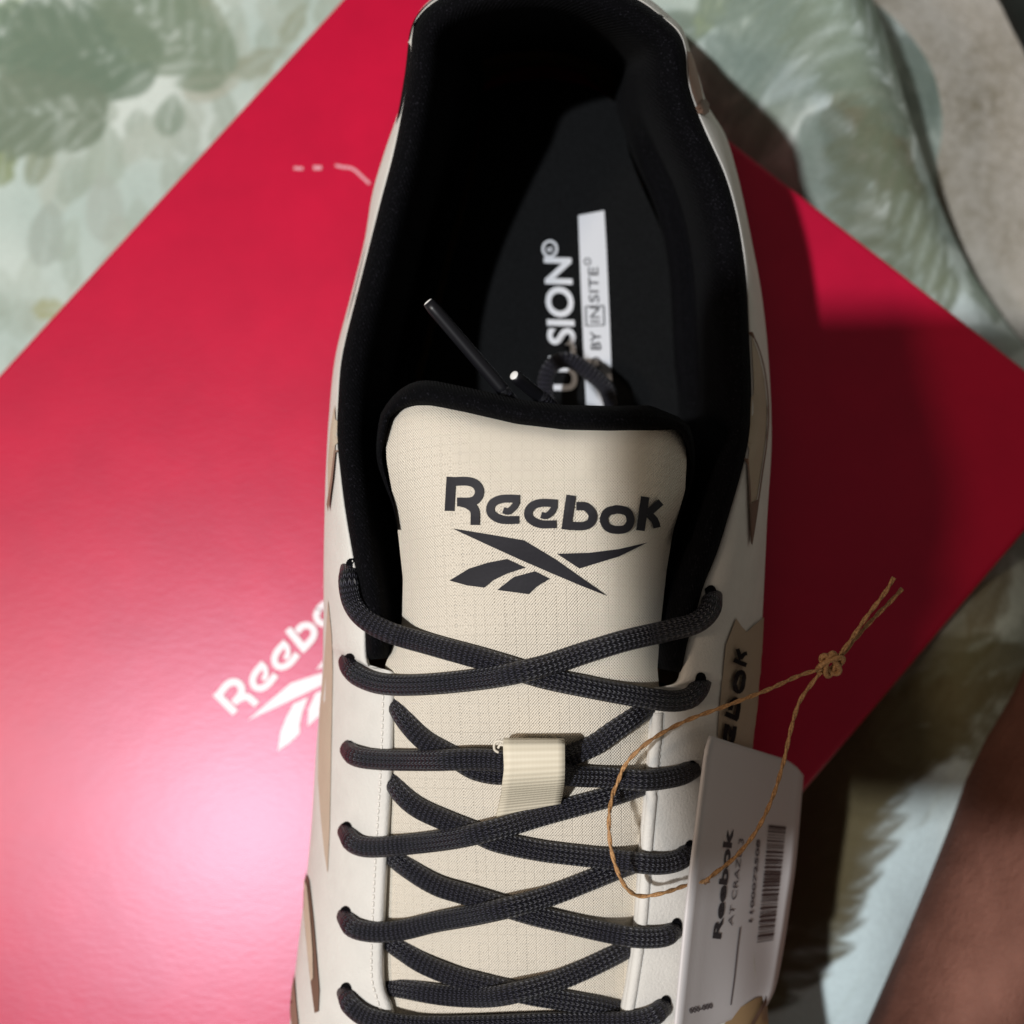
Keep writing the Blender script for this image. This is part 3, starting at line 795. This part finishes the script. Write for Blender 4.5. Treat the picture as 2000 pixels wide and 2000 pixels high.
# ------------------------------------------------------------------ laces
RW, RH = .00184, .00160
def base_z(u, v, under):
    zt = hit(B_T, u, v); zu = hit(B_U, u, v)
    zs_ = []
    zl = hit(B_L, u, v)
    if zl and not under and zl[0].z > .06: zs_.append(zl[0].z)
    if zt: zs_.append(zt[0].z)
    if zu and not under: zs_.append(zu[0].z)
    return max(zs_) if zs_ else None
def strand(mb, pts, start='hole', end='hole', bumps=(), n=90):
    p = crv(pts, n); half = n//2
    zb = []
    for i, (u, v) in enumerate(p):
        und = (start == 'under' and i < half) or (end == 'under' and i >= half)
        zb.append(base_z(u, v, und))
    good = [i for i, z in enumerate(zb) if z is not None]
    zb = np.interp(range(n), good, [zb[i] for i in good])
    zs_ = np.maximum(smooth1(zb, 7, 2), zb-.0004)+RH*.92
    zs_ = smooth1(zs_, 5)
    for (u, v, dz, rad) in bumps:
        zs_ += dz*np.exp(-((p[:, 0]-u)**2+(p[:, 1]-v)**2)/rad**2)
    s = np.r_[0, np.cumsum(np.linalg.norm(np.diff(p, axis=0), axis=1))]
    if start == 'hole': zs_ -= .0052*np.exp(-(s/13)**1.6)-.0004
    if end == 'hole': zs_ -= .0052*np.exp(-((s[-1]-s)/13)**1.6)-.0004
    if start == 'under': zs_ -= .0052*np.exp(-(s/42)**1.5)
    if end == 'under': zs_ -= .0052*np.exp(-((s[-1]-s)/42)**1.5)
    pts3 = [P(u, v, z) for (u, v), z in zip(p, zs_)]
    V, F, U = tube(pts3, RW, RH, 16); mb.add(V, F, U)
mb = MB()
X_ = .0034
strand(mb, [(684, 1108), (681, 1140), (690, 1180), (716, 1211), (766, 1237), (848, 1261), (952, 1290), (1055, 1322), (1138, 1340), (1221, 1356), (1304, 1369), (1345, 1364), (1364, 1346), (1370, 1330)], bumps=[(1285, 1372, .0015, 50)])
strand(mb, [(1391, 1160), (1387, 1190), (1360, 1216), (1304, 1232), (1221, 1251), (1138, 1276), (1055, 1303), (973, 1321), (890, 1332), (807, 1338), (745, 1336), (703, 1322), (684, 1305), (679, 1290)], bumps=[(1010, 1312, X_, 75)])
strand(mb, [(770, 1350), (778, 1382), (799, 1415), (832, 1448), (890, 1481), (931, 1504), (985, 1512), (1050, 1500), (1105, 1479), (1159, 1456), (1200, 1427), (1242, 1398), (1278, 1370), (1300, 1350)], 'under', 'under')
strand(mb, [(681, 1462), (695, 1477), (745, 1484), (848, 1485), (931, 1483), (1000, 1490), (1105, 1513), (1180, 1518), (1262, 1524), (1325, 1515), (1352, 1502)], bumps=[(880, 1490, X_, 70), (985, 1495, X_*.8, 60), (1060, 1500, X_, 70), (1250, 1524, .0018, 50)])
strand(mb, [(676, 1622), (690, 1646), (726, 1655), (808, 1648), (891, 1637), (974, 1618), (1057, 1593), (1140, 1570), (1202, 1552), (1264, 1530), (1295, 1515)], 'hole', 'under', bumps=[(935, 1628, X_, 75)])
strand(mb, [(758, 1495), (767, 1520), (784, 1550), (817, 1578), (871, 1603), (933, 1628), (974, 1645), (1057, 1662), (1140, 1672), (1223, 1682), (1285, 1688), (1326, 1680), (1347, 1660)], 'under', 'hole', bumps=[(1245, 1685, .0018, 50)])
strand(mb, [(674, 1788), (690, 1812), (734, 1821), (788, 1816), (850, 1801), (933, 1786), (1015, 1767), (1078, 1748), (1140, 1724), (1202, 1699), (1243, 1683), (1280, 1662)], 'hole', 'under', bumps=[(980, 1776, X_, 75)])
strand(mb, [(750, 1645), (763, 1666), (792, 1692), (850, 1728), (912, 1748), (974, 1767), (1036, 1786), (1098, 1801), (1181, 1820), (1243, 1831), (1297, 1829), (1320, 1812)], 'under', 'hole', bumps=[(1225, 1830, .0018, 50)])
strand(mb, [(745, 1815), (763, 1838), (792, 1860), (829, 1883), (891, 1908), (953, 1924), (1036, 1943), (1098, 1953), (1160, 1963), (1214, 1973), (1260, 1980)], 'under', 'under')
strand(mb, [(738, 1918), (757, 1924), (788, 1930), (870, 1944), (953, 1947), (1015, 1937), (1078, 1919), (1140, 1894), (1202, 1864), (1240, 1842), (1275, 1822)], 'under', 'under', bumps=[(1000, 1938, X_, 80)])
strand(mb, [(674, 1936), (686, 1964), (726, 1990), (808, 2003), (933, 2003), (1098, 1997), (1222, 1996), (1272, 1986), (1300, 1962)])
# loose ends behind the tongue
def free(mb, pts, n=60, rw=RW*.95, rh=RH):
    p = crv(pts, n); V, F, U = tube([P(*q) for q in p], rw, rh, 14); mb.add(V, F, U)
laces = mb.build('shoelace', LACE, shoe); mb = MB()
free(mb, [(1130, 840, .030), (1085, 806, .033), (1066, 768, .035), (1070, 728, .036), (1090, 706, .036), (1118, 706, .036), (1154, 730, .035), (1184, 758, .033), (1200, 810, .030)])
mb.build('lace_end', LACE, shoe); mb = MB()
free(mb, [(1008, 790, .074), (994, 776, .079), (986, 764, .0805)], 20, RW*.6, RH*.7)
mb.build('lace_end', LACE, shoe); mb = MB()
free(mb, [(1100, 830, .066), (1080, 796, .073), (1058, 774, .0765)], 20, RW*.6, RH*.7)
ends = [(684, 1106), (1391, 1158), (680, 1291), (1371, 1328), (680, 1462), (1354, 1500), (674, 1620), (1350, 1656), (672, 1785), (1324, 1808), (673, 1934), (1303, 1959)]
for (u, v) in ends:
    k = -1 if u < 1000 else 1
    eb = MB(); poly_mesh(eb, [(u-k*4+11*math.cos(a), v-1+15*math.sin(a)) for a in np.linspace(0, 2*math.pi, 14, endpoint=False)], on_edge(B_U, .00025), 8)
    eb.build('eyelet', LINING, upper)
mb.build('lace_end', LACE, shoe)
for a, b, z0, z1 in (((836, 590), (989, 769), .086, .079), ((1004, 733), (1064, 783), .082, .074)):
    pa, pb = P(*a, z0), P(*b, z1)
    pts = [pa.lerp(pb, k/14) for k in range(15)]
    V, F, U = tube(pts, .00122, .00118, 16, taper=lambda t: .80+.2*min(1, t*16))
    ag = obj('aglet', V, F, AGLET, laces)
    ax_ = (pb-pa).normalized(); sd_ = ax_.cross(Vector((0, 0, 1))).normalized(); n2 = sd_.cross(ax_)
    V = []
    for rr, off in ((.00092, .00012), (.00080, -.00012), (.0004, -.00022)):
        V += [pa+ax_*off+sd_*(math.cos(t)*rr)+n2*(math.sin(t)*rr) for t in np.linspace(0, 2*math.pi, 14, endpoint=False)]
    F = grid_faces(3, 14, True)+[tuple(range(28, 42))]
    mb2 = MB(); mb2.add(V, F)
    me2 = ag.data
    # the bare white core at the cut end belongs to the tip
    k = len(me2.vertices); L = rootloc(ag)
    vs_all = [v.co.copy() for v in me2.vertices]+[Vector(v)-L for v in V]; fs_all = [tuple(p.vertices) for p in me2.polygons]; nf = len(fs_all)
    fs_all += [tuple(i+k for i in f) for f in F]
    me3 = bpy.data.meshes.new('aglet'); me3.from_pydata(vs_all, [], fs_all); me3.materials.append(AGLET); me3.materials.append(TIP)
    me3.polygons.foreach_set('material_index', [0]*nf+[1]*len(F)); me3.polygons.foreach_set('use_smooth', [True]*len(fs_all)); ag.data = me3
# webbing loop on the tongue
WV = []; WU = []
lrail = crv([(986, 1454, .0022), (984, 1446, .0060), (983, 1460, .0088), (984, 1500, .0102), (981, 1528, .0090), (979, 1552, .0052), (975, 1570, .0028), (969, 1596, .0008)], 40)
rrail = crv([(1100, 1455, .0022), (1102, 1447, .0060), (1103, 1460, .0088), (1103, 1500, .0102), (1102, 1524, .0090), (1099, 1546, .0052), (1096, 1560, .0028), (1091, 1580, .0008)], 40)
acc = 0; prev = None
rowsw = []
for a, b in zip(lrail, rrail):
    r_ = []
    for k in range(9):
        q = a+(b-a)*k/8; zt = hit(B_T, q[0], q[1])[0].z; r_.append(P(q[0], q[1], zt+q[2]))
    if prev: acc += (r_[4]-prev).length
    prev = r_[4]; rowsw.append(r_)
    for k, p in enumerate(r_): WV.append(p); WU.append((k*.0012, acc))
wb = obj('lace_loop', WV, grid_faces(40, 9), WEBBING, shoe, uvs=WU)
sm = wb.modifiers.new('thickness', 'SOLIDIFY'); sm.thickness = .0009; sm.offset = 0
# ragged pale selvedge poking out at the loop's upper corner
mb = MB()
for pts in ([(986, 1450), (974, 1447), (966, 1452), (966, 1464), (974, 1470)], [(985, 1456), (977, 1455), (973, 1461)]):
    pp = crv(pts, 20); V, F, U = tube([P(u, v, hit(B_T, u, v)[0].z+.0068) for u, v in pp], .00022, .0002, 8); mb.add(V, F, U)
mb.build('loop_thread', M('cream_thread', (.66, .60, .50, 1), .6, .3).m, wb)

# ------------------------------------------------------------------ box print
def fx_b(x, y):
    e1 = np.array((.67, -.743))*.2924; e2 = np.array((.743*1.02, .67*1.02))*.2924
    o_ = np.array((0+900*.5176, 1000+780*.5176))
    X1 = x-480; Y1 = y-(862+.045*(x-480))
    return tuple(o_+e1*X1+e2*Y1)
put_word('wordmark', fx_b, on_plane(.00018), BOXWHITE, lid)
mb = MB()
for pts, wd in (([(574, 328), (582, 329), (592, 329)], 6), ([(612, 327), (620, 328), (628, 327)], 8), ([(655, 323), (668, 326), (684, 328), (695, 334), (708, 346), (722, 359)], 5.5)):
    mb = MB(); stroke(mb, pts, wd, on_plane(.00016), 4); mb.build('scuff', SCUFF, lid, smooth=False)

# ------------------------------------------------------------------ hang tag
tag_pts = { # row v-fraction: left (u,v,z), right (u,v,z)
}
Lr = crv([(1388, 1437, .0745), (1380, 1462, .0760), (1375, 1493, .0755), (1360, 1612, .0735), (1346, 1726, .0715), (1335, 1835, .0700), (1326, 1928, .0685), (1316, 2034, .067)], 60)
Rr = crv([(1566, 1494, .025), (1567, 1512, .0245), (1565, 1540, .0242), (1553, 1680, .024), (1542, 1760, .0238), (1531, 1835, .0235), (1514, 1925, .023), (1497, 1962, .023)], 60)
GV = []; GZ = []
NC = 16
for i, (a, b) in enumerate(zip(Lr, Rr)):
    for k in range(NC):
        f = k/(NC-1); q = a+(b-a)*f
        z = q[2]+.0022*math.sin(f*math.pi)*(1-.3*i/59)
        # rounded corner at the upper right
        if i < 3 and k > NC-4: q = q+np.array([0, (3-i)*[0, 1.2, 3.2, 7.0][k-NC+4]*.9, 0])
        h_ = hit(B_U, q[0], q[1]) or hit(B_U, q[0]-6, q[1])
        if h_: z = max(z, h_[0].z+.0016)
        GZ.append((q[0], q[1], z))
GZ = np.array(GZ).reshape(60, NC, 3)
for _ in range(3):
    z0 = GZ[:, :, 2].copy()
    for i in range(60): GZ[i, :, 2] = smooth1(GZ[i, :, 2], 2)
    for k in range(NC): GZ[:, k, 2] = smooth1(GZ[:, k, 2], 5)
    GZ[:, :, 2] = np.maximum(GZ[:, :, 2], z0-.0012)
    GZ[:, 0, 2] = z0[:, 0]
GV = [P(*q) for q in GZ.reshape(-1, 3)]
GF = grid_faces(60, NC)
gt = thing('hang_tag', 'white card price tag with black lettering and barcode leaning on the side of the sneaker', 'tag', tuple(P(1440, 1900, .03)))
card = obj('card', GV, GF, CARD, gt)
sm = card.modifiers.new('thickness', 'SOLIDIFY'); sm.thickness = .0006; sm.offset = 0
B_G = BVHTree.FromPolygons(GV, GF)
ong = on(B_G, .00045)
c5 = lambda x, y: (1250+x*.3106, 1400+y*.3106)
mb = MB()
text_on(mb, 'Reebok', c5(492, 1395), c5(574, 700), (-15.5, -2), ong, .035)
mb.build('lettering', PRINT_K, card, smooth=False)
mb = MB()
text_on(mb, 'AT CRAZE 3', c5(566, 1312), c5(640, 765), (-9, -1), ong, .0)
text_on(mb, '1100072508', c5(690, 1292), c5(744, 770), (-6.5, -1), ong, .03)
text_on(mb, '000-000', c5(300, 1862), c5(446, 1826), (-2, -10), ong, .03)
stroke(mb, [c5(616, 1320), c5(600, 1450), c5(580, 1640), c5(558, 1808)], 2.2, ong)
mb.build('lettering', M('grey_print', (.10, .085, .09, 1), .6, .3).m, card, smooth=False)
mb = MB(); rb = random.Random(3); y = 0
while y < .985:
    wdt = rb.choice([.008, .008, .014, .022]); gap = rb.choice([.007, .010, .016])
    l0, r0 = np.array(c5(722, 1418)), np.array(c5(826, 1402)); l1, r1 = np.array(c5(798, 668)), np.array(c5(908, 680))
    A = [l0+(l1-l0)*y, r0+(r1-r0)*y, r0+(r1-r0)*min(1, y+wdt), l0+(l1-l0)*min(1, y+wdt)]
    V = []
    for f in np.linspace(0, 1, 5): V += [ong(*(A[0]+(A[1]-A[0])*f)), ong(*(A[3]+(A[2]-A[3])*f))]
    if all(q is not None for q in V): mb.add(V, [(2*i, 2*i+2, 2*i+3, 2*i+1) for i in range(4)])
    y += wdt+gap
mb.build('barcode', M('barcode_ink', (.05, .03, .03, 1), .6, .3).m, card, smooth=False)

# ------------------------------------------------------------------ twine
def twine(mb, pts, n, r_=.00025):
    p = crv(pts, n); c = [P(*q) for q in p]
    for ph in (0, math.pi):
        q = []
        acc = 0
        for i in range(n):
            t = (c[min(i+1, n-1)]-c[max(i-1, 0)]).normalized(); a = t.cross(Vector((0, 0, 1))).normalized(); b = a.cross(t)
            if i: acc += (c[i]-c[i-1]).length
            th = acc/.0058*2*math.pi+ph
            q.append(c[i]+a*math.cos(th)*r_*.62+b*math.sin(th)*r_*.62)
        V, F, U = tube(q, r_, r_, 7); mb.add(V, F, U)
tz = thing('jute_twine', 'knotted loop of tan jute twine tying the white tag to the shoelace', 'twine', tuple(P(1500, 1400, .06)))
zc = lambda u, v, d: (hit(B_U, u, v) or hit(B_T, u, v))[0].z+d
mb = MB()
twine(mb, [(1606, 1306, .0750), (1560, 1320, .0765), (1500, 1347, .0790), (1420, 1378, .0820), (1340, 1408, .0830), (1280, 1440, .0830), (1240, 1472, .0825), (1218, 1500, .0810), (1206, 1530, .0785), (1198, 1548, .0790), (1190, 1590, .0815), (1191, 1640, .0820), (1202, 1690, .0805), (1222, 1732, .0780), (1250, 1750, .0745), (1295, 1744, .0735), (1340, 1729, .0690), (1362, 1724, .0675), (1385, 1720, .0665)], 200)
twine(mb, [(1604, 1312, .0745), (1588, 1332, .0740), (1562, 1370, .0735), (1546, 1420, .0725), (1530, 1490, .0715), (1508, 1560, .0715), (1478, 1622, .0715), (1438, 1672, .0720), (1396, 1706, .0730), (1382, 1718, .0725), (1378, 1724, .0680)], 140)
mb.build('loop', TWINE, tz)
mb = MB()
twine(mb, [(1630, 1290, .0745), (1656, 1258, .0750), (1690, 1208, .0755), (1728, 1158, .0760), (1746, 1128, .0760)], 50, .00026)
twine(mb, [(1636, 1292, .0735), (1668, 1250, .0735), (1706, 1208, .0730), (1738, 1176, .0725), (1762, 1150, .072)], 50, .00026)
mb.build('loose_end', TWINE, tz)
mb = MB()
kc = P(1622, 1298, .0745); e1 = _r; e2 = _u; e3 = -_d
for j, (ra, rb_, tilt) in enumerate(((.0024, .0017, .4), (.0021, .0016, 1.5), (.0023, .0015, 2.4))):
    pts = []
    for k in range(28):
        a = 2*math.pi*k/26
        x = math.cos(a)*ra; y = math.sin(a)*rb_
        pts.append(kc+e1*(x*math.cos(tilt)-y*math.sin(tilt)*.6)+e2*(x*math.sin(tilt)+y*math.cos(tilt)*.6)+e3*(math.sin(a+j)*.0013))
    V, F, U = tube(pts, .00050, .00050, 8); mb.add(V, F, U)
mb.build('knot', TWINE, tz)

# ------------------------------------------------------------------ photographer's phone, right behind the lens: its shadow falls over the right of the box
lp = KEY.location
def shadow_src(u, v, z):
    b = P(u, v, 0); return b+(lp-b)*((z-b.z)/(lp.z-b.z))
pz = CAMZ+.014
a = shadow_src(1470, 620, pz); b = shadow_src(1990, 606, pz)
pxv = (b-a); pxv.z = 0; pxv.normalize(); pyv = Vector((pxv.y, -pxv.x, 0))
ph = thing('phone', 'black phone held above the sneaker', 'phone', tuple(a+pxv*.08+pyv*.040))
def slab(c, hx, hy, z0, z1, rad):
    V = []; n = 6; ring = []
    for sx, sy, a0 in ((1, 1, 0), (-1, 1, 90), (-1, -1, 180), (1, -1, 270)):
        for k in range(n):
            t = math.radians(a0+90*k/(n-1)); ring.append((sx*(hx-rad)+rad*math.cos(t), sy*(hy-rad)+rad*math.sin(t)))
    for z, s in ((z0, .985), (z0+.001, 1), (z1-.001, 1), (z1, .985)):
        for x, y in ring: q = c+pxv*x*s-pyv*y*s; V.append((q.x, q.y, z))
    N = len(ring)
    return V, grid_faces(4, N, True)+[tuple(range(N-1, -1, -1)), tuple(range(3*N, 4*N))]
c = a+pxv*.083+pyv*.048
V, F = slab(c, .083, .048, pz, pz+.0085, .009)
obj('phone_body', V, F, PHONE, ph)
